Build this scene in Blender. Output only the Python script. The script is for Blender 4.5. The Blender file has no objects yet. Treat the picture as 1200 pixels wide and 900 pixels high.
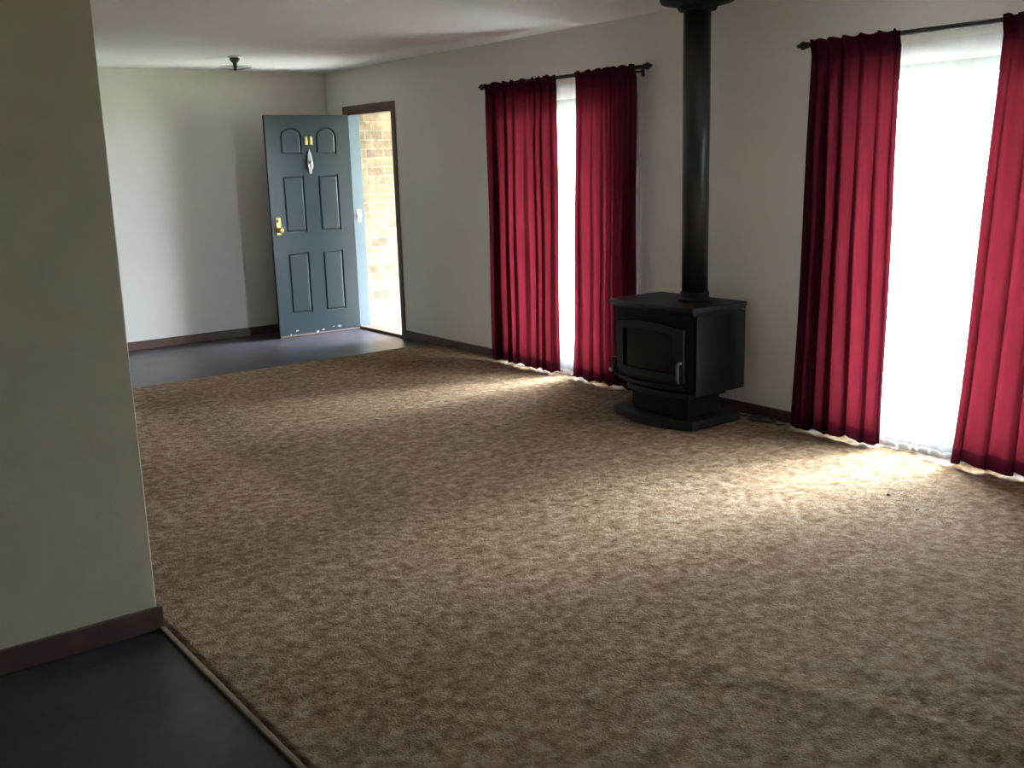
import bpy, bmesh, math, random
from mathutils import Vector, Matrix

PI = math.pi
scene = bpy.context.scene
C = scene.collection

# ------------------------------------------------------------------ camera
F_PX = 1196.86
YAW, PITCH, ROLL = -0.6438, 0.2133, -0.0288
CAM = Vector((-4.8282, 0.0, 1.5502))
cy_, sy_ = math.cos(YAW), math.sin(YAW)
fwd = Vector((-sy_*math.cos(PITCH), cy_*math.cos(PITCH), -math.sin(PITCH)))
rgt = Vector((cy_, sy_, 0)); up = rgt.cross(fwd)
r2 = rgt*math.cos(ROLL) + up*math.sin(ROLL)
u2 = -rgt*math.sin(ROLL) + up*math.cos(ROLL)
cam = bpy.data.objects.new('camera', bpy.data.cameras.new('camera'))
C.objects.link(cam)
cam.matrix_world = Matrix(((r2.x, u2.x, -fwd.x, CAM.x), (r2.y, u2.y, -fwd.y, CAM.y),
                           (r2.z, u2.z, -fwd.z, CAM.z), (0, 0, 0, 1)))
cam.data.sensor_width = 36.0
cam.data.lens = F_PX/1200*36.0
cam.data.clip_start = 0.02
scene.camera = cam

# ------------------------------------------------------------------ light
EXPOSURE = 1.3
SKY = 48.0
scene.view_settings.view_transform = 'Standard'
scene.view_settings.look = 'None'
scene.view_settings.gamma = 1.0
scene.view_settings.use_curve_mapping = False
scene.view_settings.exposure = EXPOSURE
world = bpy.data.worlds.new('overcast_sky'); scene.world = world
world.use_nodes = True
wn, wl = world.node_tree.nodes, world.node_tree.links
wn.clear()
wout = wn.new('ShaderNodeOutputWorld'); wbg = wn.new('ShaderNodeBackground')
wtc = wn.new('ShaderNodeTexCoord'); wsep = wn.new('ShaderNodeSeparateXYZ'); wr = wn.new('ShaderNodeValToRGB')
wl.new(wtc.outputs['Generated'], wsep.inputs[0]); wl.new(wsep.outputs['Z'], wr.inputs[0])
wr.color_ramp.elements[0].position = 0.0; wr.color_ramp.elements[0].color = (0.55, 0.64, 0.76, 1)
wr.color_ramp.elements[1].position = 0.9; wr.color_ramp.elements[1].color = (0.91, 0.96, 1.0, 1)
wl.new(wr.outputs[0], wbg.inputs['Color']); wbg.inputs['Strength'].default_value = SKY
wl.new(wbg.outputs[0], wout.inputs[0])
# bright hazy sun behind thin cloud
sun = bpy.data.lights.new('hazy_sun', 'SUN'); sun.energy = 23.0; sun.angle = math.radians(28); sun.color = (0.80, 0.91, 1.0)
sun_o = bpy.data.objects.new('hazy_sun', sun); C.objects.link(sun_o)
SUN_AZ, SUN_EL = math.radians(-11), math.radians(38)        # seen from the room: out through the windows, slightly towards -y
sd_ = Vector((math.cos(SUN_AZ)*math.cos(SUN_EL), math.sin(SUN_AZ)*math.cos(SUN_EL), math.sin(SUN_EL)))
sun_o.rotation_euler = sd_.to_track_quat('Z', 'Y').to_euler()
scene.cycles.max_bounces = 14
scene.cycles.diffuse_bounces = 8
scene.cycles.glossy_bounces = 4
scene.cycles.transmission_bounces = 10
scene.cycles.transparent_max_bounces = 12
scene.cycles.sample_clamp_indirect = 8.0
scene.cycles.use_denoising = True


def portal(name, loc, sx, sy, rot):
    """sampling guide for sky light through a real opening (emits nothing)"""
    l = bpy.data.lights.new(name, 'AREA'); l.shape = 'RECTANGLE'; l.size = sx; l.size_y = sy
    l.cycles.is_portal = True
    o = bpy.data.objects.new(name, l); C.objects.link(o)
    o.location = loc; o.rotation_euler = rot
    return o


# ------------------------------------------------------------------ material helpers
def nmat(name):
    m = bpy.data.materials.new(name); m.use_nodes = True
    nt = m.node_tree; nt.nodes.clear()
    out = nt.nodes.new('ShaderNodeOutputMaterial')
    return m, nt, out


def N(nt, kind, **kw):
    n = nt.nodes.new(kind)
    for k, v in kw.items():
        if k in n.inputs: n.inputs[k].default_value = v
        else: setattr(n, k, v)
    return n


def principled(name, col, rough=0.6, metal=0.0, var=0.08, scale=6.0, bump=0.0, bscale=60.0,
               detail=3.0, spec=0.5, coat=0.0):
    m, nt, out = nmat(name)
    b = nt.nodes.new('ShaderNodeBsdfPrincipled')
    b.inputs['Roughness'].default_value = rough; b.inputs['Metallic'].default_value = metal
    b.inputs['Specular IOR Level'].default_value = spec
    b.inputs['Coat Weight'].default_value = coat
    tc = nt.nodes.new('ShaderNodeTexCoord')
    no = N(nt, 'ShaderNodeTexNoise', Scale=scale, Detail=detail)
    nt.links.new(tc.outputs['Object'], no.inputs['Vector'])
    r = nt.nodes.new('ShaderNodeValToRGB')
    r.color_ramp.elements[0].position = 0.3; r.color_ramp.elements[1].position = 0.7
    r.color_ramp.elements[0].color = tuple(c*(1-var) for c in col)+(1,)
    r.color_ramp.elements[1].color = tuple(min(1, c*(1+var)) for c in col)+(1,)
    nt.links.new(no.outputs['Fac'], r.inputs[0]); nt.links.new(r.outputs[0], b.inputs['Base Color'])
    if bump:
        n2 = N(nt, 'ShaderNodeTexNoise', Scale=bscale, Detail=4.0)
        nt.links.new(tc.outputs['Object'], n2.inputs['Vector'])
        bp = N(nt, 'ShaderNodeBump', Strength=bump, Distance=0.01)
        nt.links.new(n2.outputs['Fac'], bp.inputs['Height']); nt.links.new(bp.outputs[0], b.inputs['Normal'])
    nt.links.new(b.outputs[0], out.inputs[0])
    return m


M = {}
M['plaster'] = principled('cream_plaster', (0.76, 0.73, 0.685), 0.75, var=0.03, scale=1.5, bump=0.05, bscale=90, spec=0.3)
M['ceiling'] = principled('ceiling_paint', (0.76, 0.74, 0.71), 0.9, var=0.02, scale=2, bump=0.15, bscale=60, spec=0.2)
M['skirt'] = principled('stained_skirting', (0.100, 0.060, 0.046), 0.45, var=0.2, scale=9, bump=0.05)
M['arch'] = principled('stained_door_frame', (0.115, 0.072, 0.055), 0.45, var=0.2, scale=9)
M['plaster_bounce'] = principled('cream_plaster_warm_bounce', (0.58, 0.515, 0.375), 0.8, var=0.05, scale=7, bump=0.06, bscale=90, spec=0.25)  # near wall plaster, with dim warm bounce light painted into its colour
M['lino'] = None
M['door'] = None
M['jamb'] = principled('blue_grey_jamb', (0.05, 0.078, 0.094), 0.45, var=0.06)
M['brass'] = principled('worn_brass', (0.62, 0.47, 0.17), 0.3, 0.9, var=0.15)
M['chrome'] = principled('dull_silver', (0.36, 0.35, 0.33), 0.35, 0.85, var=0.08)
M['white'] = principled('white_enamel', (0.85, 0.86, 0.86), 0.35, var=0.03)
M['iron'] = principled('black_stove_steel', (0.0035, 0.0040, 0.0038), 0.6, var=0.2, scale=5, bump=0.04, bscale=140, spec=0.2)
M['iron_lip'] = principled('grey_black_cast_iron', (0.0050, 0.0056, 0.0054), 0.5, var=0.2, scale=5, bump=0.06, bscale=120, spec=0.3)
M['flue'] = principled('black_flue_enamel', (0.010, 0.012, 0.013), 0.38, var=0.12, scale=3)
M['hearth'] = principled('black_hearth', (0.003, 0.0034, 0.0034), 0.6, var=0.2)
M['stove_glass'] = principled('sooty_stove_glass', (0.008, 0.007, 0.006), 0.2, var=0.5, scale=5, spec=0.3)
M['rod'] = principled('dark_wood_rod', (0.018, 0.011, 0.010), 0.6, var=0.2)
M['fix'] = principled('dull_bronze', (0.09, 0.10, 0.08), 0.4, 0.4, var=0.1)
M['alu'] = principled('brown_aluminium', (0.06, 0.045, 0.038), 0.4, 0.3, var=0.08)
M['strip'] = principled('worn_edge_strip', (0.19, 0.135, 0.085), 0.4, 0.3, var=0.2, scale=14)
M['cable'] = principled('black_cable', (0.02, 0.02, 0.022), 0.5)
M['paving'] = principled('pale_paving', (0.36, 0.35, 0.33), 0.85, var=0.15, scale=3)
M['eave'] = principled('eave_board', (0.55, 0.54, 0.5), 0.8, var=0.05)
M['soil'] = principled('garden_ground', (0.16, 0.20, 0.10), 0.95, var=0.4, scale=2)


def lino_mat():
    m, nt, out = nmat('dark_slate_vinyl')
    b = N(nt, 'ShaderNodeBsdfPrincipled', Roughness=0.34)
    b.inputs['Specular IOR Level'].default_value = 0.5
    tc = nt.nodes.new('ShaderNodeTexCoord')
    n1 = N(nt, 'ShaderNodeTexNoise', Scale=3.2, Detail=6.0, Roughness=0.65)
    n2 = N(nt, 'ShaderNodeTexNoise', Scale=22.0, Detail=4.0)
    mx = N(nt, 'ShaderNodeMath', operation='MULTIPLY_ADD'); mx.inputs[1].default_value = 0.35
    r = nt.nodes.new('ShaderNodeValToRGB')
    e = r.color_ramp.elements
    e[0].position = 0.45; e[0].color = (0.014, 0.011, 0.017, 1)
    e[1].position = 0.85; e[1].color = (0.050, 0.045, 0.053, 1)
    nt.links.new(tc.outputs['Object'], n1.inputs['Vector']); nt.links.new(tc.outputs['Object'], n2.inputs['Vector'])
    nt.links.new(n2.outputs['Fac'], mx.inputs[0]); nt.links.new(n1.outputs['Fac'], mx.inputs[2])
    nt.links.new(mx.outputs[0], r.inputs[0]); nt.links.new(r.outputs[0], b.inputs['Base Color'])
    bp = N(nt, 'ShaderNodeBump', Strength=0.04, Distance=0.01)
    nt.links.new(n1.outputs['Fac'], bp.inputs['Height']); nt.links.new(bp.outputs[0], b.inputs['Normal'])
    nt.links.new(b.outputs[0], out.inputs[0])
    return m


def carpet_mat():
    m, nt, out = nmat('mottled_brown_carpet')
    b = N(nt, 'ShaderNodeBsdfPrincipled', Roughness=0.95)
    b.inputs['Specular IOR Level'].default_value = 0.15
    b.inputs['Sheen Weight'].default_value = 0.06
    b.inputs['Sheen Roughness'].default_value = 0.5
    L = nt.links
    tc = nt.nodes.new('ShaderNodeTexCoord')
    n1 = N(nt, 'ShaderNodeTexNoise', Scale=13.0, Detail=5.0, Roughness=0.68)
    n2 = N(nt, 'ShaderNodeTexNoise', Scale=26.0, Detail=3.0, Roughness=0.6)
    n3 = N(nt, 'ShaderNodeTexNoise', Scale=240.0, Detail=2.0)
    n4 = N(nt, 'ShaderNodeTexNoise', Scale=1.1, Detail=2.0)
    for n in (n1, n2, n3, n4): L.new(tc.outputs['Object'], n.inputs['Vector'])
    a = N(nt, 'ShaderNodeMath', operation='MULTIPLY_ADD'); a.inputs[1].default_value = 0.55
    L.new(n2.outputs['Fac'], a.inputs[0]); L.new(n1.outputs['Fac'], a.inputs[2])
    a2 = N(nt, 'ShaderNodeMath', operation='MULTIPLY_ADD'); a2.inputs[1].default_value = 0.30
    L.new(n3.outputs['Fac'], a2.inputs[0]); L.new(a.outputs[0], a2.inputs[2])
    a3 = N(nt, 'ShaderNodeMath', operation='MULTIPLY_ADD'); a3.inputs[1].default_value = 0.25
    L.new(n4.outputs['Fac'], a3.inputs[0]); L.new(a2.outputs[0], a3.inputs[2])
    r = nt.nodes.new('ShaderNodeValToRGB'); e = r.color_ramp.elements
    e[0].position = 0.575; e[0].color = (0.140, 0.072, 0.024, 1)
    e[1].position = 0.89; e[1].color = (0.385, 0.275, 0.185, 1)
    x = r.color_ramp.elements.new(0.735); x.color = (0.250, 0.156, 0.082, 1)
    sc = N(nt, 'ShaderNodeMath', operation='MULTIPLY'); sc.inputs[1].default_value = 0.7
    L.new(a3.outputs[0], sc.inputs[0]); L.new(sc.outputs[0], r.inputs[0])
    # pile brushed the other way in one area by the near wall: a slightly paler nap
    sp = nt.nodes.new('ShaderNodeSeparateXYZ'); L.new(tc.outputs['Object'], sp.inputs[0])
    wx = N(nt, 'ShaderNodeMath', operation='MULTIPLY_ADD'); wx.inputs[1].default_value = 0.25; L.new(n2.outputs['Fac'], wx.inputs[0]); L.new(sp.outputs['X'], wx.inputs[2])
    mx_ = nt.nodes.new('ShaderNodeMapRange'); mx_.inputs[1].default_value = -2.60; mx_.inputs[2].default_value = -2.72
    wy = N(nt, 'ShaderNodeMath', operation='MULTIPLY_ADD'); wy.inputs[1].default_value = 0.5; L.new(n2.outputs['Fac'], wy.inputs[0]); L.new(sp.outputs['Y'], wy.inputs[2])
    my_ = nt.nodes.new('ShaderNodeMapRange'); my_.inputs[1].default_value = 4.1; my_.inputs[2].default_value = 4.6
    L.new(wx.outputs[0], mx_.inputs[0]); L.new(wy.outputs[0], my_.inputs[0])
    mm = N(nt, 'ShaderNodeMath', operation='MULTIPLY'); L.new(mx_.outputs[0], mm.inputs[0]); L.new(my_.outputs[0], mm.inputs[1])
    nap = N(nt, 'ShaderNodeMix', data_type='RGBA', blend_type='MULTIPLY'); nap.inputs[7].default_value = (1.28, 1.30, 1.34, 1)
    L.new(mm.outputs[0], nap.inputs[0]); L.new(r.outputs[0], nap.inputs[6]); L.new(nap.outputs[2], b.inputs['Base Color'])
    n5 = N(nt, 'ShaderNodeTexNoise', Scale=120.0, Detail=3.0, Roughness=0.7)
    n6 = N(nt, 'ShaderNodeTexNoise', Scale=24.0, Detail=2.0)
    L.new(tc.outputs['Object'], n5.inputs['Vector']); L.new(tc.outputs['Object'], n6.inputs['Vector'])
    ad = N(nt, 'ShaderNodeMath', operation='ADD'); L.new(n5.outputs['Fac'], ad.inputs[0]); L.new(n6.outputs['Fac'], ad.inputs[1])
    bp = N(nt, 'ShaderNodeBump', Strength=0.7, Distance=0.035)
    L.new(ad.outputs[0], bp.inputs['Height']); L.new(bp.outputs[0], b.inputs['Normal'])
    L.new(b.outputs[0], out.inputs[0])
    return m


def door_mat():
    m, nt, out = nmat('dark_blue_green_door_paint')
    b = N(nt, 'ShaderNodeBsdfPrincipled', Roughness=0.30)
    L = nt.links
    tc = nt.nodes.new('ShaderNodeTexCoord'); sep = nt.nodes.new('ShaderNodeSeparateXYZ')
    L.new(tc.outputs['Object'], sep.inputs[0])
    no = N(nt, 'ShaderNodeTexNoise', Scale=26.0, Detail=2.0); L.new(tc.outputs['Object'], no.inputs['Vector'])
    # worn pale scuffs just above the bottom edge, through noise
    lo = N(nt, 'ShaderNodeMath', operation='LESS_THAN'); lo.inputs[1].default_value = 0.05
    L.new(sep.outputs['Z'], lo.inputs[0])
    gt = N(nt, 'ShaderNodeMath', operation='GREATER_THAN'); gt.inputs[1].default_value = 0.66
    L.new(no.outputs['Fac'], gt.inputs[0])
    mu = N(nt, 'ShaderNodeMath', operation='MULTIPLY'); L.new(lo.outputs[0], mu.inputs[0]); L.new(gt.outputs[0], mu.inputs[1])
    mix = N(nt, 'ShaderNodeMix', data_type='RGBA')
    mix.inputs[6].default_value = (0.016, 0.026, 0.030, 1); mix.inputs[7].default_value = (0.6, 0.58, 0.54, 1)
    L.new(mu.outputs[0], mix.inputs[0]); L.new(mix.outputs[2], b.inputs['Base Color'])
    L.new(b.outputs[0], out.inputs[0])
    return m


def cloth_mat(name, col, trans, tr_w=0.55, through=0.0, weave=900, band=None):
    m, nt, out = nmat(name)
    L = nt.links
    tc = nt.nodes.new('ShaderNodeTexCoord')
    no = N(nt, 'ShaderNodeTexNoise', Scale=7.0, Detail=4.0); L.new(tc.outputs['Object'], no.inputs['Vector'])
    def ramp(c, v):
        r = nt.nodes.new('ShaderNodeValToRGB')
        r.color_ramp.elements[0].position = .3; r.color_ramp.elements[1].position = .7
        r.color_ramp.elements[0].color = tuple(x*(1-v) for x in c)+(1,)
        r.color_ramp.elements[1].color = tuple(min(1, x*(1+v)) for x in c)+(1,)
        L.new(no.outputs['Fac'], r.inputs[0]); return r
    d = nt.nodes.new('ShaderNodeBsdfDiffuse'); t = nt.nodes.new('ShaderNodeBsdfTranslucent')
    L.new(ramp(col, .07).outputs[0], d.inputs[0]); L.new(ramp(trans, .07).outputs[0], t.inputs[0])
    mx = nt.nodes.new('ShaderNodeMixShader'); mx.inputs[0].default_value = tr_w
    L.new(d.outputs[0], mx.inputs[1]); L.new(t.outputs[0], mx.inputs[2])
    if through > 0:
        tp = nt.nodes.new('ShaderNodeBsdfTransparent'); m2 = nt.nodes.new('ShaderNodeMixShader')
        m2.inputs[0].default_value = through
        L.new(mx.outputs[0], m2.inputs[1]); L.new(tp.outputs[0], m2.inputs[2]); L.new(m2.outputs[0], out.inputs[0])
    else:
        L.new(mx.outputs[0], out.inputs[0])
    return m


def brick_mat():
    m, nt, out = nmat('cream_brickwork')
    L = nt.links
    b = N(nt, 'ShaderNodeBsdfPrincipled', Roughness=0.9)
    tc = nt.nodes.new('ShaderNodeTexCoord')
    sep = nt.nodes.new('ShaderNodeSeparateXYZ'); L.new(tc.outputs['Object'], sep.inputs[0])
    ad = N(nt, 'ShaderNodeMath', operation='ADD'); L.new(sep.outputs['X'], ad.inputs[0]); L.new(sep.outputs['Y'], ad.inputs[1])
    cb = nt.nodes.new('ShaderNodeCombineXYZ'); L.new(ad.outputs[0], cb.inputs[0]); L.new(sep.outputs['Z'], cb.inputs[1])
    br = nt.nodes.new('ShaderNodeTexBrick')
    L.new(cb.outputs[0], br.inputs['Vector'])
    br.inputs['Scale'].default_value = 1.0
    br.inputs['Brick Width'].default_value = 0.24; br.inputs['Row Height'].default_value = 0.086
    br.inputs['Mortar Size'].default_value = 0.007; br.inputs['Mortar Smooth'].default_value = 0.2
    br.inputs['Color1'].default_value = (0.27, 0.195, 0.115, 1); br.inputs['Color2'].default_value = (0.14, 0.100, 0.064, 1)
    br.inputs['Mortar'].default_value = (0.24, 0.205, 0.16, 1)
    no = N(nt, 'ShaderNodeTexNoise', Scale=9.0, Detail=5.0, Roughness=0.7); L.new(tc.outputs['Object'], no.inputs['Vector'])
    r = nt.nodes.new('ShaderNodeValToRGB')
    r.color_ramp.elements[0].position = .35; r.color_ramp.elements[0].color = (0.55, 0.52, 0.52, 1)
    r.color_ramp.elements[1].position = .62; r.color_ramp.elements[1].color = (1.15, 1.12, 1.05, 1)
    L.new(no.outputs['Fac'], r.inputs[0])
    mix = N(nt, 'ShaderNodeMix', data_type='RGBA', blend_type='MULTIPLY'); mix.inputs[0].default_value = 0.9
    L.new(br.outputs['Color'], mix.inputs[6]); L.new(r.outputs[0], mix.inputs[7]); L.new(mix.outputs[2], b.inputs['Base Color'])
    bp = N(nt, 'ShaderNodeBump', Strength=0.6, Distance=0.01, invert=True)
    L.new(br.outputs['Fac'], bp.inputs['Height']); L.new(bp.outputs[0], b.inputs['Normal'])
    L.new(b.outputs[0], out.inputs[0])
    return m


def glass_mat(name, tint=(0.95, 0.97, 0.97), gl=0.06):
    m, nt, out = nmat(name)
    t = nt.nodes.new('ShaderNodeBsdfTransparent'); t.inputs[0].default_value = tint+(1,)
    g = nt.nodes.new('ShaderNodeBsdfGlossy'); g.inputs['Roughness'].default_value = 0.02
    mx = nt.nodes.new('ShaderNodeMixShader'); mx.inputs[0].default_value = gl
    nt.links.new(t.outputs[0], mx.inputs[1]); nt.links.new(g.outputs[0], mx.inputs[2]); nt.links.new(mx.outputs[0], out.inputs[0])
    return m


M['lino'] = lino_mat(); M['carpet'] = carpet_mat(); M['door'] = door_mat(); M['brick'] = brick_mat()
M['glass'] = glass_mat('window_glass'); M['dish'] = glass_mat('pale_shade_glass', (0.80, 0.82, 0.80), 0.18)
M['curtain'] = cloth_mat('crimson_curtain_fabric', (0.085, 0.015, 0.034), (0.030, 0.0023, 0.0037), 0.5)
M['curtain_hem'] = cloth_mat('crimson_double_hem', (0.06, 0.010, 0.022), (0.014, 0.0012, 0.0024), 0.4)
M['sheer'] = cloth_mat('white_sheer', (0.80, 0.80, 0.80), (0.85, 0.86, 0.88), 0.6, through=0.66)
M['sheer_band'] = cloth_mat('white_sheer_double_band', (0.78, 0.77, 0.74), (0.72, 0.72, 0.72), 0.45, through=0.08)


# ------------------------------------------------------------------ mesh helpers
def mesh_obj(name, bm, mat, parent=None, smooth=False, loc=None):
    me = bpy.data.meshes.new(name)
    bmesh.ops.recalc_face_normals(bm, faces=bm.faces)
    bm.to_mesh(me); bm.free()
    for mt in (mat if isinstance(mat, (list, tuple)) else [mat]): me.materials.append(mt)
    if smooth:
        for p in me.polygons: p.use_smooth = True
    o = bpy.data.objects.new(name, me); C.objects.link(o)
    if parent: o.parent = parent
    if loc: o.location = loc
    return o


def box(bm, x0, x1, y0, y1, z0, z1, bevel=0.0, seg=2):
    b2 = bmesh.new()
    v = [b2.verts.new((x, y, z)) for x in (x0, x1) for y in (y0, y1) for z in (z0, z1)]
    for f in ((0, 1, 3, 2), (4, 6, 7, 5), (0, 4, 5, 1), (2, 3, 7, 6), (0, 2, 6, 4), (1, 5, 7, 3)):
        b2.faces.new([v[i] for i in f])
    bmesh.ops.recalc_face_normals(b2, faces=b2.faces)
    if bevel: bmesh.ops.bevel(b2, geom=b2.edges[:], offset=bevel, segments=seg, affect='EDGES', profile=0.5)
    merge(bm, b2)


def merge(bm, b2):
    me = bpy.data.meshes.new('tmp'); b2.to_mesh(me); b2.free(); bm.from_mesh(me); bpy.data.meshes.remove(me)


def prism(bm, pts, z0, z1, bevel=0.0, axis='Z', seg=2):
    """closed outline extruded along an axis. pts are (a,b)."""
    def P(a, b, c):
        return {'Z': (a, b, c), 'Y': (a, c, b), 'X': (c, a, b)}[axis]
    b2 = bmesh.new()
    lo = [b2.verts.new(P(a, b, z0)) for a, b in pts]; hi = [b2.verts.new(P(a, b, z1)) for a, b in pts]
    f1 = b2.faces.new(lo); f2 = b2.faces.new(hi[::-1])
    n = len(pts)
    for i in range(n): b2.faces.new((lo[i], hi[i], hi[(i+1) % n], lo[(i+1) % n]))
    bmesh.ops.recalc_face_normals(b2, faces=b2.faces)
    if bevel:
        bmesh.ops.bevel(b2, geom=list(f1.edges)+list(f2.edges), offset=bevel, segments=seg, affect='EDGES', profile=0.5)
    merge(bm, b2)


def lathe(bm, prof, c=(0, 0, 0), n=32, axis='Z'):
    """prof: list of (r,h); revolve about an axis through c"""
    rings = []
    for r, h in prof:
        ring = []
        for i in range(n):
            a = 2*PI*i/n; p, q = r*math.cos(a), r*math.sin(a)
            v = {'Z': (p, q, h), 'Y': (p, h, q), 'X': (h, p, q)}[axis]
            ring.append(bm.verts.new((c[0]+v[0], c[1]+v[1], c[2]+v[2])))
        rings.append(ring)
    for a, b in zip(rings, rings[1:]):
        for i in range(n): bm.faces.new((a[i], a[(i+1) % n], b[(i+1) % n], b[i]))
    if prof[0][0] > 1e-5: bm.faces.new(rings[0])
    if prof[-1][0] > 1e-5: bm.faces.new(rings[-1][::-1])
    bmesh.ops.remove_doubles(bm, verts=bm.verts, dist=1e-6)


def tube(bm, path, rad, n=10):
    path = [Vector(p) for p in path]
    rings = []
    prev = None
    for i, p in enumerate(path):
        t = (path[min(i+1, len(path)-1)]-path[max(i-1, 0)]).normalized()
        a = prev if prev is not None else (Vector((0, 0, 1)) if abs(t.z) < .9 else Vector((1, 0, 0)))
        s = t.cross(a).normalized(); a = s.cross(t).normalized(); prev = a
        rings.append([bm.verts.new(p+rad*(math.cos(2*PI*k/n)*s+math.sin(2*PI*k/n)*a)) for k in range(n)])
    for a, b in zip(rings, rings[1:]):
        for i in range(n): bm.faces.new((a[i], a[(i+1) % n], b[(i+1) % n], b[i]))
    bm.faces.new(rings[0]); bm.faces.new(rings[-1][::-1])


def struct(name, bm, mat, parent=None, label=None):
    o = mesh_obj(name, bm, mat, parent)
    if parent is None: o['kind'] = 'structure'
    if label: o['label'] = label
    return o


def tag(o, label, cat, group=None):
    o['label'] = label; o['category'] = cat
    if group: o['group'] = group
    return o


def thing(name, label, cat, loc=(0, 0, 0), rz=0.0, group=None):
    o = bpy.data.objects.new(name, None); C.objects.link(o)
    o.location = loc; o.rotation_euler = (0, 0, rz); o.empty_display_size = 0.1
    return tag(o, label, cat, group)


# ------------------------------------------------------------------ the room shell
YB, XL, YF = 9.33, -7.2, -2.6          # back wall, far left wall, wall behind the camera
ZC = 2.445                              # ceiling
FL = -0.012                            # vinyl floor level; the carpet surface is z = 0
WT = 0.24
W1 = (5.12, 6.42); W2 = (2.10, 3.38); WH = 2.00
DR = (8.09, 8.93); DH = 2.06

bm = bmesh.new(); box(bm, XL-0.2, 0.24, YF-0.2, YB+0.2, FL-0.15, FL); struct('floor', bm, M['lino'])
bm = bmesh.new(); box(bm, XL-0.2, 0.24, YF-0.2, YB+0.2, ZC, ZC+0.12); struct('ceiling', bm, M['ceiling'])

bm = bmesh.new()
ys = [(YF, W2[0], 0), (W2[0], W2[1], WH), (W2[1], W1[0], 0), (W1[0], W1[1], WH), (W1[1], DR[0], 0), (DR[0], DR[1], DH), (DR[1], YB, 0)]
for a, b, z in ys: box(bm, 0, 0.10, a, b, z if z else FL, ZC)
struct('wall_right', bm, M['plaster'])
bm = bmesh.new()
for a, b, z in ys:
    box(bm, 0.10, WT, a if a != YF else YF-0.2, b if b != YB else YB+0.2, z if z else FL-0.3, ZC+0.1)
struct('wall_outer', bm, M['brick'])
bm = bmesh.new(); box(bm, XL, 0.10, YB, YB+0.2, FL, ZC); struct('wall_back', bm, M['plaster'])
bm = bmesh.new(); box(bm, XL-0.2, XL, YF, YB+0.2, FL, ZC); struct('wall_left', bm, M['plaster'])
# wall behind the camera
bm = bmesh.new(); box(bm, XL-0.2, 0.10, YF-0.2, YF, FL, ZC)
struct('wall_front', bm, M['plaster'])
# stub wall at the left of the view
SX, SY0, SY1 = -3.84, 3.42, 3.54
bm = bmesh.new(); box(bm, XL, SX, SY0, SY1, FL, ZC, 0.004); struct('wall_near', bm, M['plaster_bounce'])


# skirtings
def skirt(name, x0, x1, y0, y1, z0=FL, z1=0.068):
    bm = bmesh.new(); box(bm, x0, x1, y0, y1, z0, z1, 0.004); struct(name, bm, M['skirt'])


skirt('baseboard_back', XL, -0.016, YB-0.016, YB)
bm = bmesh.new()
for a, b in ((YF, W2[0]), (W2[1], W1[0]), (W1[1], DR[0]-0.06), (DR[1]+0.06, YB)): box(bm, -0.016, 0, a, b, FL, 0.068, 0.004)
struct('baseboard_right', bm, M['skirt'])
bm = bmesh.new()
box(bm, XL, SX+0.016, SY0-0.016, SY0, FL, 0.074, 0.004)
box(bm, SX, SX+0.016, SY0, SY1, FL, 0.074, 0.004)
struct('baseboard_near', bm, M['skirt'])

# edge strip between vinyl and carpet (beside the near wall, and at the entry)
bm = bmesh.new(); box(bm, SX-0.004, SX+0.014, YF, SY0-0.017, FL, 0.002, 0.003); struct('trim_3', bm, M['strip'], label='worn metal edge strip where the carpet meets dark vinyl')


# ------------------------------------------------------------------ carpet
def ridge(x, y):
    z = 0.0
    for (ax, ay, bx, by, h, w) in ((-2.66, 2.11, -2.10, 0.55, 0.009, 0.045), (-2.25, 1.78, -2.20, 0.9, 0.008, 0.04),
                                   (-1.36, 1.95, -1.55, 1.1, 0.008, 0.04), (-2.45, 1.35, -2.75, 0.8, 0.006, 0.05)):
        dx, dy = bx-ax, by-ay; L = math.hypot(dx, dy)
        t = ((x-ax)*dx+(y-ay)*dy)/L/L
        d = abs((x-ax)*dy-(y-ay)*dx)/L
        f = min(1, max(0, 1-abs(t-0.5)*2+0.3)/0.5) if -0.15 < t < 1.15 else 0
        z += 1.25*h*math.exp(-(d/w)**2)*max(0, min(1, f))
    return z


bm = bmesh.new()
st = 0.035
xs = [i*st for i in range(int(7.15/st)+1)]
yc = [YF+0.001+i*st for i in range(int((7.6-YF)/st)+1)]+[7.6]
grid = {}
for i, xx in enumerate(xs):
    for j, yy in enumerate(yc):
        x = -0.018-xx
        if x < SX-0.03 and yy < SY1+0.02: continue
        x2 = max(x, SX+0.017) if yy < SY1+0.03 and x < SX+0.05 else x
        grid[i, j] = bm.verts.new((x2, yy, ridge(x, yy)+0.0012*math.sin(x*7.3+yy*2.1)*math.sin(yy*5.1+1.0)-0.0008))
for (i, j), v in list(grid.items()):
    q = [grid.get(k) for k in ((i, j), (i+1, j), (i+1, j+1), (i, j+1))]
    if all(q):
        c = [len({(round(p.co.x, 4), round(p.co.y, 4)) for p in q})]
        if c[0] == 4: bm.faces.new(q)
be = [e for e in bm.edges if len(e.link_faces) == 1]
ret = bmesh.ops.extrude_edge_only(bm, edges=be)
for v in ret['geom']:
    if isinstance(v, bmesh.types.BMVert): v.co.z = FL+0.0005
lv = [v for v in bm.verts if not v.link_faces]
bmesh.ops.delete(bm, geom=lv, context='VERTS')
car = mesh_obj('carpet', bm, M['carpet'], smooth=True)
tag(car, 'mottled brown wall-to-wall carpet covering most of the room', 'carpet')

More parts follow.
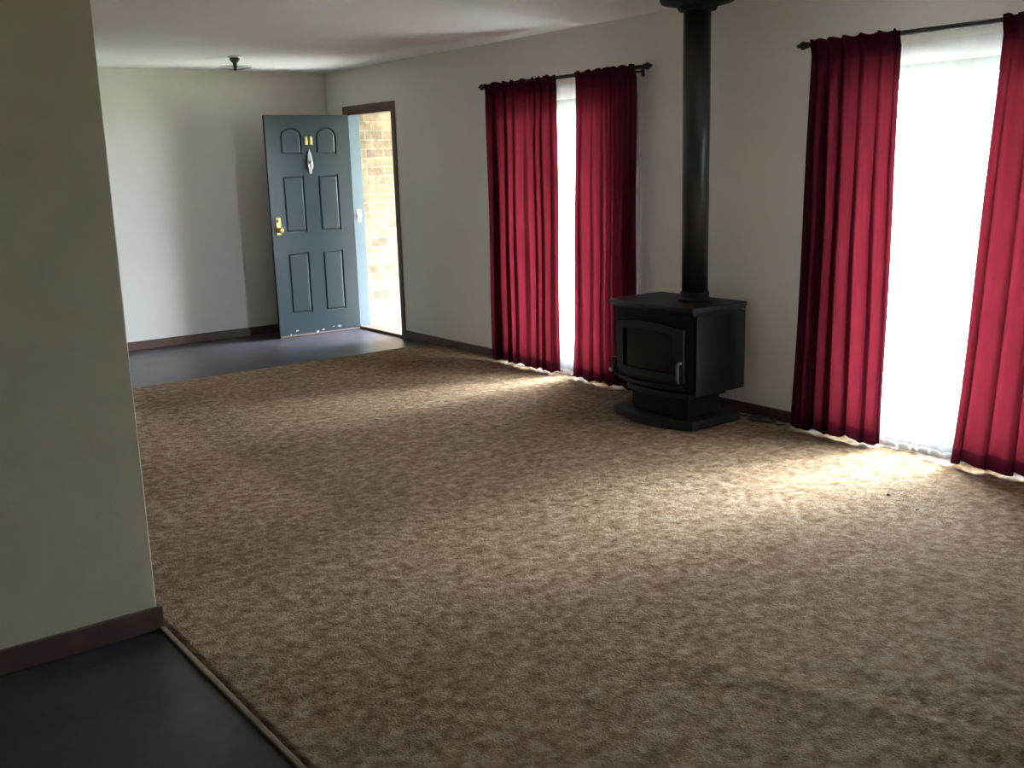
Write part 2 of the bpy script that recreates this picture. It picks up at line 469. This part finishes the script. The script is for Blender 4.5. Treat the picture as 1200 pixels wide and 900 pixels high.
# ------------------------------------------------------------------ outdoors
bm = bmesh.new(); box(bm, 0.24, 3.6, -6, 13, FL-0.30, FL-0.06); struct('outside_paving', bm, M['paving'])
bm = bmesh.new(); box(bm, 3.6, 40, -40, 50, FL-0.40, FL-0.10); struct('garden_ground', bm, M['soil'])
bm = bmesh.new(); box(bm, 0.24, 1.05, YF-0.2, YB+0.6, 2.30, 2.48); struct('eave', bm, M['eave'])
bm = bmesh.new(); box(bm, 0.24, 1.9, DR[1]+0.03, DR[1]+0.25, FL-0.3, 2.30); struct('porch_wall', bm, M['brick'])
bm = bmesh.new(); box(bm, 0.24, 1.9, 7.05, 7.27, FL-0.3, 2.30); struct('porch_wall', bm, M['brick'])  # unseen side wall, added to block sky light from the porch brick
bm = bmesh.new(); box(bm, 1.05, 2.9, 6.9, DR[1]+0.6, 2.30, 2.48); struct('porch_roof', bm, M['eave'])  # out-of-view roof, deepened to keep the porch brick in shade

portal('portal_window_1', (WT+0.01, sum(W1)/2, 1.0), 2.0, W1[1]-W1[0], (0, PI/2, 0))
portal('portal_window_2', (WT+0.01, sum(W2)/2, 1.0), 2.0, W2[1]-W2[0], (0, PI/2, 0))
portal('portal_door', (WT+0.01, sum(DR)/2, 1.03), 2.06, DR[1]-DR[0], (0, PI/2, 0))


# ------------------------------------------------------------------ windows
def window(name, y0, y1, label):
    bm = bmesh.new()
    x0, x1 = 0.05, 0.11
    box(bm, x0, x1, y0, y1, FL, 0.11, 0.004); box(bm, x0, x1, y0, y1, WH-0.05, WH, 0.004)
    box(bm, x0, x1, y0, y0+0.045, 0.11, WH-0.05, 0.004); box(bm, x0, x1, y1-0.045, y1, 0.11, WH-0.05, 0.004)
    w = struct(name, bm, M['alu'], label=label)
    ym = (y0+y1)/2
    for k, (a, b, xo) in enumerate(((y0+0.045, ym+0.02, 0.062), (ym-0.02, y1-0.045, 0.088))):
        bm = bmesh.new()
        s = 0.035
        box(bm, xo, xo+0.02, a, a+s, 0.11, WH-0.05, 0.003); box(bm, xo, xo+0.02, b-s, b, 0.11, WH-0.05, 0.003)
        box(bm, xo, xo+0.02, a+s, b-s, 0.11, 0.205, 0.003); box(bm, xo, xo+0.02, a+s, b-s, WH-0.085, WH-0.05, 0.003)
        sh = mesh_obj('sash', bm, M['alu'], w)
        bm = bmesh.new(); box(bm, xo+0.007, xo+0.012, a+s, b-s, 0.205, WH-0.085); mesh_obj('pane', bm, M['glass'], sh)
    # timber reveal lining
    bm = bmesh.new()
    box(bm, 0.0, 0.05, y0, y0+0.012, FL, WH); box(bm, 0.0, 0.05, y1-0.012, y1, FL, WH)
    box(bm, 0.0, 0.05, y0+0.012, y1-0.012, WH-0.012, WH); box(bm, 0.0, 0.05, y0+0.012, y1-0.012, FL, 0.006)
    mesh_obj('reveal', bm, M['skirt'], w)
    return w


window('window_1', *W1, 'full height window behind red curtains beside the black stove')
window('window_2', *W2, 'full height window behind the widely parted curtains on the right')
# ------------------------------------------------------------------ entry: door frame and open door
bm = bmesh.new()
J = 0.028
box(bm, -0.014, 0.0, DR[0]-0.055, DR[0]+0.004, FL, DH+0.055, 0.004)
box(bm, -0.014, 0.0, DR[1]+0.002, DR[1]+0.057, FL, DH+0.055, 0.004)
box(bm, -0.014, 0.0, DR[0]+0.004, DR[1]+0.002, DH-0.004, DH+0.055, 0.004)
box(bm, 0.0, 0.13, DR[0], DR[0]+J, FL, DH); box(bm, 0.0, 0.13, DR[0]+J, DR[1], DH-J, DH)
d1 = struct('trim_4', bm, M['arch'], label='brown timber frame around the open entry doorway')
bm = bmesh.new(); box(bm, -0.004, 0.115, DR[1]-J, DR[1], FL, DH-J, 0.002)
jl = mesh_obj('door_jamb', bm, M['jamb'], d1); jl['label'] = 'blue-grey painted door jamb on the hinge side'
bm = bmesh.new(); box(bm, 0.035, 0.075, DR[1]-J-0.004, DR[1]-J, 1.03, 1.15, 0.0015)
lathe(bm, [(0.0, -0.03), (0.012, -0.026), (0.014, -0.012), (0.006, 0.0)], (0.055, DR[1]-J-0.004, 1.09), 16, 'Y')
sp = mesh_obj('latch_plate', bm, M['white'], jl); sp['label'] = 'white latch plate'
bm = bmesh.new(); box(bm, 0.0, 0.16, DR[0], DR[1], FL, 0.012, 0.004)
ts = mesh_obj('threshold', bm, M['arch'], d1)

DW, DT = 0.83, 0.038
door = bpy.data.objects.new('door_1', None); C.objects.link(door)
door.location = (-0.018, DR[1]-J-0.004, 0); door.rotation_euler = (0, 0, math.radians(-2.5))
door['kind'] = 'structure'; door['label'] = 'dark blue-green six-panel entry door standing open against the back wall'
# local: hinge at x=0, leaf runs to -x, visible outside face at y = -DT/2
Z0, Z1 = 0.006, 2.035


def panel_outline(x0, x1, z0, z1, arch=False, inset=0.0):
    x0 += inset; x1 -= inset; z0 += inset; z1 -= inset
    pts = [(x0, z0), (x1, z0)]
    if arch:
        r = (x1-x0)/2; cx = (x0+x1)/2
        for k in range(0, 13):
            a = PI*k/12; pts.append((cx+r*math.cos(a), z1-r*0.8+r*0.8*math.sin(a)))
    else:
        pts += [(x1, z1), (x0, z1)]
    return pts


cols = ((-DW+0.135, -DW+0.345), (-0.345, -0.135))
bands = ((0.21, 0.78, False), (0.97, 1.49, False), (1.68, 1.925, True))
bm = bmesh.new()
for xa, xb in ((-DW, cols[0][0]), (cols[0][1], cols[1][0]), (cols[1][1], 0)): box(bm, xa, xb, -DT/2, DT/2, Z0, Z1)
for xa, xb in cols:
    for za, zb in ((Z0, 0.21), (0.78, 0.97), (1.49, 1.68), (1.925, Z1)): box(bm, xa, xb, -DT/2, DT/2, za, zb)
    o_ = panel_outline(xa, xb, 1.68, 1.925, True); arc = o_[2:]
    h_ = len(arc)//2
    prism(bm, [(xb, 1.925)]+arc[:h_+1][::-1], -DT/2, DT/2, 0, 'Y'); prism(bm, [(xa, 1.925)]+arc[h_:][::-1], -DT/2, DT/2, 0, 'Y')
mesh_obj('door_leaf', bm, M['door'], door)
for xa, xb in cols:
    for za, zb, ar in bands:
        b2 = bmesh.new()
        both = []
        for sgn in (-1, 1):
            rings = []
            for ins, dy in ((-0.001, -0.010), (0.011, -0.010), (0.020, -0.003), (0.024, -0.002)):
                rings.append([b2.verts.new((px, sgn*(DT/2+dy), pz)) for px, pz in panel_outline(xa, xb, za, zb, ar, ins)])
            for A, B in zip(rings, rings[1:]):
                n = len(A)
                for i in range(n): b2.faces.new((A[i], A[(i+1) % n], B[(i+1) % n], B[i]))
            b2.faces.new(rings[-1]); both.append(rings[0])
        n = len(both[0])
        for i in range(n): b2.faces.new((both[0][i], both[0][(i+1) % n], both[1][(i+1) % n], both[1][i]))
        mesh_obj('door_panel', b2, M['door'], door)


def knob(sgn):
    bm = bmesh.new()
    x = -DW+0.062
    y = sgn*DT/2
    pts = [(x-0.022, 0.955), (x+0.022, 0.955), (x+0.022, 1.115), (x-0.022, 1.115)]
    prism(bm, pts, min(y, y+sgn*0.005), max(y, y+sgn*0.005), 0.0015, 'Y')
    prof = [(0.024, 0.0), (0.024, 0.006), (0.010, 0.010), (0.010, 0.034), (0.024, 0.042), (0.028, 0.054), (0.022, 0.066), (0.0, 0.070)]
    b2 = bmesh.new(); lathe(b2, [(r, sgn*h) for r, h in prof], (x, y+sgn*0.004, 1.00), 20, 'Y'); merge(bm, b2)
    b2 = bmesh.new(); lathe(b2, [(0.014, 0.0), (0.014, sgn*0.010), (0.0, sgn*0.012)], (x, y+sgn*0.004, 1.085), 16, 'Y'); merge(bm, b2)
    return bm


for s in (-1, 1):
    o = mesh_obj('door_knob', knob(s), M['brass'], door, smooth=False); o['label'] = 'brass knob and keyhole plate'
# knocker in the middle of the leaf
bm = bmesh.new()
xk = -DW/2; yk = -DT/2
prism(bm, [(xk-0.010, 1.50), (xk+0.010, 1.50), (xk+0.026, 1.60), (xk+0.016, 1.68), (xk, 1.73), (xk-0.016, 1.68), (xk-0.026, 1.60)], yk-0.006, yk, 0.001, 'Y')
b2 = bmesh.new(); lathe(b2, [(0.0, 0.0), (0.013, -0.004), (0.019, -0.016), (0.010, -0.026), (0.0, -0.028)], (xk, yk-0.005, 1.605), 16, 'Y'); merge(bm, b2)
tube(bm, [(xk+0.020*math.sin(t), yk-0.014, 1.575-0.028*math.cos(t)) for t in [i*PI/8 for i in range(-7, 8)]], 0.0045, 8)
o = mesh_obj('door_knocker', bm, M['chrome'], door); o['label'] = 'silver door knocker'
bm = bmesh.new()
for dx in (-0.024, 0.024):
    prism(bm, [(xk+dx-0.013, 1.765), (xk+dx+0.013, 1.765), (xk+dx+0.015, 1.80), (xk+dx+0.010, 1.84), (xk+dx-0.010, 1.84), (xk+dx-0.015, 1.80)], yk-0.005, yk, 0.001, 'Y')
o = mesh_obj('brass_plate', bm, M['brass'], door); o['label'] = 'small paired brass plates above the knocker'
bm = bmesh.new()
for z in (0.22, 1.03, 1.82): lathe(bm, [(0.006, z-0.045), (0.006, z+0.045)], (0.006, DT/2+0.0, 0), 10)
mesh_obj('hinge', bm, M['brass'], door)
bm = bmesh.new(); box(bm, -DW+0.002, -0.002, -DT/2-0.004, DT/2+0.004, -0.008, 0.007, 0.002)
mesh_obj('weather_strip', bm, M['arch'], door)


# ------------------------------------------------------------------ curtains
def curtain(name, label, y0, y1, ztop, zbot, xc, folds, amp, seed, mat, hem_mat=None, y0b=None, y1b=None,
            ruffle=0.0, group=None, pool=0.0, hem=0.08, nz=60, cat='curtain', ny=None, over=0.0):
    rnd = random.Random(seed)
    y0b = y0 if y0b is None else y0b; y1b = y1 if y1b is None else y1b
    ny = ny or int(folds*14)
    ph = [rnd.uniform(0, 2*PI) for _ in range(4)]
    # irregular fold spacing by a warped parameter
    wts = [rnd.uniform(0.55, 1.5) for _ in range(int(folds)+1)]
    tot = sum(wts); cum = [0]
    for w in wts: cum.append(cum[-1]+w/tot)
    amps = [rnd.uniform(0.55, 1.2) for _ in range(int(folds)+2)]

    def phase(u):
        for k in range(len(wts)):
            if u <= cum[k+1]+1e-9:
                return k+(u-cum[k])/(cum[k+1]-cum[k])
        return len(wts)
    bm = bmesh.new(); g = []
    zs = [zbot+(ztop-zbot)*(i/nz) for i in range(nz+1)]
    if pool: zs = zs
    for z in zs:
        t = (z-zbot)/(ztop-zbot)
        row = []
        for j in range(ny+1):
            u = j/ny
            # gathering tighter at the top
            p = phase(u)
            k = min(int(p), len(amps)-1)
            am = amp*(amps[k]*(1-(p-k))+amps[min(k+1, len(amps)-1)]*(p-k))
            taper = 0.45+0.55*min(1, (1-t)*1.6)
            f = math.sin(2*PI*p+0.5*math.sin(ph[0]+2.1*t))+0.28*math.sin(4*PI*p+ph[1]+1.3*t)
            x = xc+am*taper*f*0.6
            x += 0.004*math.sin(9*t+ph[2]+7*u)
            drift = 0.010*math.sin(2*PI*p*1.0+ph[3]+2*t)*(1-t)+over*am/amp*math.sin(2*PI*p+0.5*math.sin(ph[0]+2.1*t))*taper
            e0 = y0b+(y0-y0b)*t**0.8; e1 = y1b+(y1-y1b)*t**0.8
            y = e0+(e1-e0)*u+drift
            zz = z
            if ruffle and t > 0.972:
                s = (t-0.972)/0.028
                x = xc+(0.016+0.005*math.sin(2*PI*p*2+ph[1]))*math.cos(s*PI*0.9)*(-1 if j % 2 else 1)*0.5 - 0.014
                zz = z+ruffle*(0.5+0.5*math.sin(2*PI*p*1.1+ph[2]))*s
            if t < 0.03:
                zz = z+0.008*math.sin(2*PI*p*0.5+ph[0])*(1-t/0.03)
            row.append(bm.verts.new((x, y, zz)))
        g.append(row)
    if pool:      # the hem spills on to the floor towards the room
        for k in range(1, 6):
            row = []
            for j in range(ny+1):
                v0 = g[0][j] if k == 1 else base[j]
                u = j/ny
                reach = pool*max(0.05, 0.5+0.6*math.sin(u*23+seed)+0.25*math.sin(u*61+1.7*seed))
                row.append(bm.verts.new((v0.co.x-reach*k/5, v0.co.y+0.006*math.sin(k+u*40), zbot+0.004*abs(math.sin(k*1.3+u*30)))))
            if k == 1: base = g[0]
            g.insert(0, row)
    nz = len(g)-1
    hemf = []
    for i in range(nz):
        for j in range(ny):
            f = bm.faces.new((g[i][j], g[i][j+1], g[i+1][j+1], g[i+1][j]))
            f.smooth = True
            zmid = (g[i][j].co.z+g[i+1][j].co.z)/2
            if hem_mat and i >= 5*bool(pool) and (zmid < zbot+hem or zmid > ztop-0.10): f.material_index = 1
    o = mesh_obj(name, bm, [mat]+([hem_mat] if hem_mat else []))
    for p in o.data.polygons: p.use_smooth = True
    return tag(o, label, cat, group)


ZR = 2.118
XR = -0.105
curtain('curtain', 'crimson curtain nearest the entry door, left panel of the narrow pair', 5.67, 6.52, ZR+0.012, 0.020, XR, 6, 0.040, 3,
        M['curtain'], M['curtain_hem'], y0b=5.70, y1b=6.55, ruffle=0.014, over=0.034)
curtain('curtain', 'crimson curtain directly behind the left side of the black stove', 4.885, 5.475, ZR+0.012, 0.018, XR, 5, 0.040, 11,
        M['curtain'], M['curtain_hem'], y0b=4.90, y1b=5.545, ruffle=0.014, over=0.034)
curtain('curtain', 'crimson curtain hanging between the black stove and the wide bright window gap', 3.015, 3.545, ZR+0.012, 0.018, XR-0.01, 5, 0.040, 21,
        M['curtain'], M['curtain_hem'], y0b=3.02, y1b=3.60, ruffle=0.014, over=0.034)
curtain('curtain', 'crimson curtain at the right edge of the photo, cut by the frame', 1.93, 2.505, ZR+0.012, 0.020, XR-0.01, 5, 0.040, 5,
        M['curtain'], M['curtain_hem'], y0b=1.92, y1b=2.63, ruffle=0.014, over=0.034)
curtain('sheer_curtain', 'white sheer curtain glowing in the narrow gap between two crimson curtains left of the stove', 4.93, 6.44, 2.075, 0.006, -0.045, 19, 0.016, 31,
        M['sheer'], M['sheer_band'], pool=0.11, hem=0.03, ny=240)
curtain('sheer_curtain', 'white sheer curtain across the wide bright window on the right', 1.98, 3.50, 2.075, 0.006, -0.045, 19, 0.016, 41,
        M['sheer'], M['sheer_band'], pool=0.11, hem=0.03, ny=240)


def rod(label, y0, y1, brackets):
    t = thing('curtain_rod', label, 'curtain rod', (XR, (y0+y1)/2, ZR))
    h = (y1-y0)/2
    bm = bmesh.new(); lathe(bm, [(0.0125, -h+0.05), (0.0125, h-0.05)], (0, 0, 0), 16, 'Y'); mesh_obj('pole', bm, M['rod'], t, True)
    for s in (-1, 1):
        bm = bmesh.new()
        pr = [(0.0, h), (0.007, h-0.004), (0.011, h-0.014), (0.006, h-0.022), (0.021, h-0.034), (0.022, h-0.046), (0.010, h-0.056), (0.017, h-0.062), (0.017, h-0.070), (0.0, h-0.071)]
        lathe(bm, [(r, s*v) for r, v in pr], (0, 0, 0), 16, 'Y'); mesh_obj('finial', bm, M['rod'], t, True)
    for yb in brackets:
        bm = bmesh.new(); yy = yb-(y0+y1)/2
        tube(bm, [(-XR-0.002, yy, -0.02), (0.03, yy, -0.022), (0, yy, -0.016)], 0.006, 8)
        box(bm, -XR-0.006, -XR, yy-0.012, yy+0.012, -0.05, 0.02)
        lathe(bm, [(0.017, -0.006), (0.017, 0.006)], (0, yy, 0), 14, 'Y')
        mesh_obj('bracket', bm, M['rod'], t)
    return t


rod('dark wooden curtain rod over the narrow window left of the stove flue', 4.745, 6.61, (4.93, 6.46))
rod('dark wooden curtain rod over the wide bright window on the right', 1.75, 3.65, (2.00, 3.49))

# ------------------------------------------------------------------ wood stove
SC = Vector((-0.37, 4.265, 0))
stove = thing('wood_stove', 'black freestanding wood stove on a pedestal with a tall flue pipe', 'stove', SC)
hx, hy = 0.20, 0.335     # half sizes; front faces -x


def bowed(hx_, hy_, bow, n=14, ch=0.03, xb=None):
    """plan outline: straight back at +x, sides, bowed front to -x"""
    xb = hx_ if xb is None else xb
    pts = [(xb, -hy_), (xb, hy_), (-hx_+ch, hy_)]
    for i in range(n+1):
        t = i/n; y = hy_-2*hy_*t
        pts.append((-hx_-bow*math.sin(PI*t), y if 0 < i < n else y*(1-0.02)))
    pts.append((-hx_+ch, -hy_))
    return pts


bm = bmesh.new(); prism(bm, bowed(0.205, 0.330, 0.045), 0.235, 0.675, 0.006); mesh_obj('firebox', bm, M['iron'], stove)
bm = bmesh.new(); prism(bm, bowed(0.235, 0.350, 0.070, xb=0.215), 0.690, 0.722, 0.010, seg=3); mesh_obj('top_plate', bm, M['iron_lip'], stove)
bm = bmesh.new(); prism(bm, bowed(0.220, 0.340, 0.055), 0.675, 0.690, 0.002); mesh_obj('top_rim', bm, M['iron'], stove)
# side heat shields, standing off the firebox
for s in (-1, 1):
    bm = bmesh.new(); box(bm, -0.20, 0.215, s*0.338-0.006, s*0.338+0.006, 0.205, 0.672, 0.004)
    mesh_obj('side_shield', bm, M['iron'], stove)
bm = bmesh.new(); box(bm, 0.203, 0.217, -0.330, 0.330, 0.21, 0.67, 0.004); mesh_obj('rear_shield', bm, M['iron'], stove)


# door, following the bow of the front
def fx(y, off=0.0): return -0.205-0.045*math.sin(PI*(0.5-y/0.66))-off


def bent_frame(bm, y0, y1, z0, z1, w, t, arch=0.03, off=0.0, n=16):
    """curved frame strip: outer outline minus inner opening, thickness t"""
    def col(y, zz, o): return bm.verts.new((fx(y, o), y, zz))
    def topz(y): return z1+arch*math.sin(PI*(y-y0)/(y1-y0))
    rows = []
    for i in range(n+1):
        y = y0+(y1-y0)*i/n
        rows.append([[col(y, zz, o) for zz in (z0, z0+w, topz(y)-w, topz(y))] for o in (off, off+t)])
    m = len(rows)
    for i in range(m-1):
        A, B = rows[i], rows[i+1]
        side = (i*(y1-y0)/n < w*0.99) or ((n-i-1)*(y1-y0)/n < w*0.99)
        for k in range(3):
            if k == 1 and not side: continue
            bm.faces.new((A[1][k], B[1][k], B[1][k+1], A[1][k+1]))
            bm.faces.new((A[0][k], A[0][k+1], B[0][k+1], B[0][k]))
        bm.faces.new((A[0][0], B[0][0], B[1][0], A[1][0])); bm.faces.new((A[0][3], A[1][3], B[1][3], B[0][3]))
        if not side:
            bm.faces.new((A[0][1], A[1][1], B[1][1], B[0][1])); bm.faces.new((A[0][2], B[0][2], B[1][2], A[1][2]))
    for R in (rows[0], rows[-1]):
        for k in range(3): bm.faces.new((R[0][k], R[1][k], R[1][k+1], R[0][k+1]))


bm = bmesh.new(); bent_frame(bm, -0.275, 0.275, 0.285, 0.590, 0.045, 0.022, 0.030, 0.001)
sd = mesh_obj('stove_door', bm, M['iron_lip'], stove)
bm = bmesh.new()
n = 16; lo = []; hi = []
for i in range(n+1):
    y = -0.235+0.47*i/n
    lo.append(bm.verts.new((fx(y, 0.008), y, 0.325))); hi.append(bm.verts.new((fx(y, 0.008), y, 0.555+0.028*math.sin(PI*i/n))))
for i in range(n): bm.faces.new((lo[i], lo[i+1], hi[i+1], hi[i]))
ext = bmesh.ops.extrude_face_region(bm, geom=bm.faces[:])
for v in ext['geom']:
    if isinstance(v, bmesh.types.BMVert): v.co.x += 0.004
o = mesh_obj('door_glass', bm, M['stove_glass'], sd); o['label'] = 'sooty dark glass'
bm = bmesh.new()
tube(bm, [(fx(-0.262, 0.02), -0.262, 0.40), (fx(-0.262, 0.045), -0.262, 0.40), (fx(-0.262, 0.052), -0.262, 0.385), (fx(-0.262, 0.052), -0.264, 0.30), (fx(-0.262, 0.046), -0.264, 0.285)], 0.009, 10)
o = mesh_obj('handle', bm, M['fix'], sd, True); o['label'] = 'dull metal door handle'
# ash lip and air control
bm = bmesh.new(); prism(bm, bowed(0.235, 0.270, 0.060, xb=-0.19, ch=0.01), 0.235, 0.262, 0.006); mesh_obj('ash_lip', bm, M['iron_lip'], stove)
bm = bmesh.new(); tube(bm, [(fx(0.30, 0.0), 0.30, 0.29), (fx(0.30, 0.035), 0.30, 0.29)], 0.006, 8)
b2 = bmesh.new(); lathe(b2, [(0.010, 0), (0.016, -0.01), (0.016, -0.022), (0.0, -0.03)], (fx(0.30, 0.035), 0.30, 0.29), 14, 'X'); merge(bm, b2)
mesh_obj('air_control', bm, M['chrome'], stove)
# corner plate at the left of the front, catching light
bm = bmesh.new(); box(bm, -0.222, -0.19, 0.300, 0.345, 0.255, 0.36, 0.006); mesh_obj('corner_plate', bm, M['iron_lip'], stove)
# pedestal, hearth
bm = bmesh.new(); prism(bm, bowed(0.150, 0.235, 0.040, xb=0.12), 0.055, 0.235, 0.006); mesh_obj('pedestal', bm, M['iron'], stove)
bm = bmesh.new(); prism(bm, bowed(0.170, 0.265, 0.045, xb=0.14), 0.165, 0.205, 0.006); mesh_obj('pedestal_skirt', bm, M['iron_lip'], stove)
bm = bmesh.new(); prism(bm, bowed(0.215, 0.335, 0.080, xb=0.19), 0.004, 0.055, 0.005); mesh_obj('hearth_plate', bm, M['hearth'], stove)
# flue
px, py = 0.02, -0.12
bm = bmesh.new(); lathe(bm, [(0.098, 0.718), (0.098, 0.735), (0.085, 0.748), (0.085, 0.775), (0.079, 0.78)], (px, py, 0), 40); mesh_obj('flue_collar', bm, M['iron_lip'], stove)
bm = bmesh.new(); lathe(bm, [(0.077, 0.76), (0.077, 2.44)], (px, py, 0), 48); o = mesh_obj('flue_pipe', bm, M['flue'], stove, True)
bm = bmesh.new(); lathe(bm, [(0.080, 2.345), (0.105, 2.350), (0.112, 2.372), (0.200, 2.392), (0.210, 2.410), (0.210, 2.444), (0.080, 2.444)], (px, py, 0), 48)
mesh_obj('ceiling_ring', bm, M['iron'], stove)

# cable beside the stove
bm = bmesh.new()
P = []
for i in range(60):
    t = i/59
    x = -0.075-0.03*math.sin(t*9)-0.03*math.sin(t*3.2); y = 4.02-0.36*t
    P.append((x, y, 0.008+0.012*abs(math.sin(t*7))))
tube(bm, P, 0.006, 8)
P = [(-0.10+0.055*math.cos(a)*(1+0.1*math.sin(3*a)), 3.83+0.09*math.sin(a), 0.010+0.004*(a/6.28)) for a in [i*0.25 for i in range(48)]]
tube(bm, P, 0.006, 8)
tag(mesh_obj('power_cord', bm, M['cable'], smooth=True), 'black power cord looped on the carpet right of the stove base', 'cord')

# ------------------------------------------------------------------ ceiling light near the back wall
cl = thing('ceiling_light', 'small bronze ceiling light with a pale glass dish near the back wall', 'ceiling light', (-1.40, 8.15, ZC))
bm = bmesh.new(); lathe(bm, [(0.050, 0.0), (0.052, -0.006), (0.040, -0.010), (0.0, -0.012)], n=28); mesh_obj('canopy', bm, M['white'], cl, True)
bm = bmesh.new(); lathe(bm, [(0.034, -0.010), (0.038, -0.016), (0.036, -0.032), (0.022, -0.048), (0.017, -0.055), (0.015, -0.100), (0.020, -0.104), (0.0, -0.112)], n=28); mesh_obj('lamp_holder', bm, M['fix'], cl, True)
bm = bmesh.new(); lathe(bm, [(0.018, -0.104), (0.07, -0.101), (0.115, -0.092), (0.132, -0.080), (0.129, -0.078), (0.112, -0.088), (0.07, -0.097), (0.018, -0.100)], n=36); mesh_obj('glass_dish', bm, M['dish'], cl, True)

# crumbs on the carpet by the bright window
for k, (x, y) in enumerate(((-0.75, 2.56), (-0.84, 2.36))):
    bm = bmesh.new(); bmesh.ops.create_icosphere(bm, subdivisions=2, radius=0.007)
    rr = random.Random(k)
    for v in bm.verts: v.co = Vector((v.co.x*1.5, v.co.y, v.co.z*0.6))*(1+0.25*rr.uniform(-1, 1))
    o = mesh_obj('crumb', bm, M['cable'], loc=(x, y, 0.004))
    tag(o, ['small dark crumb on the bright carpet, the one nearer the curtain gap', 'small dark crumb on the bright carpet, the one farther from the window'][k], 'crumb')
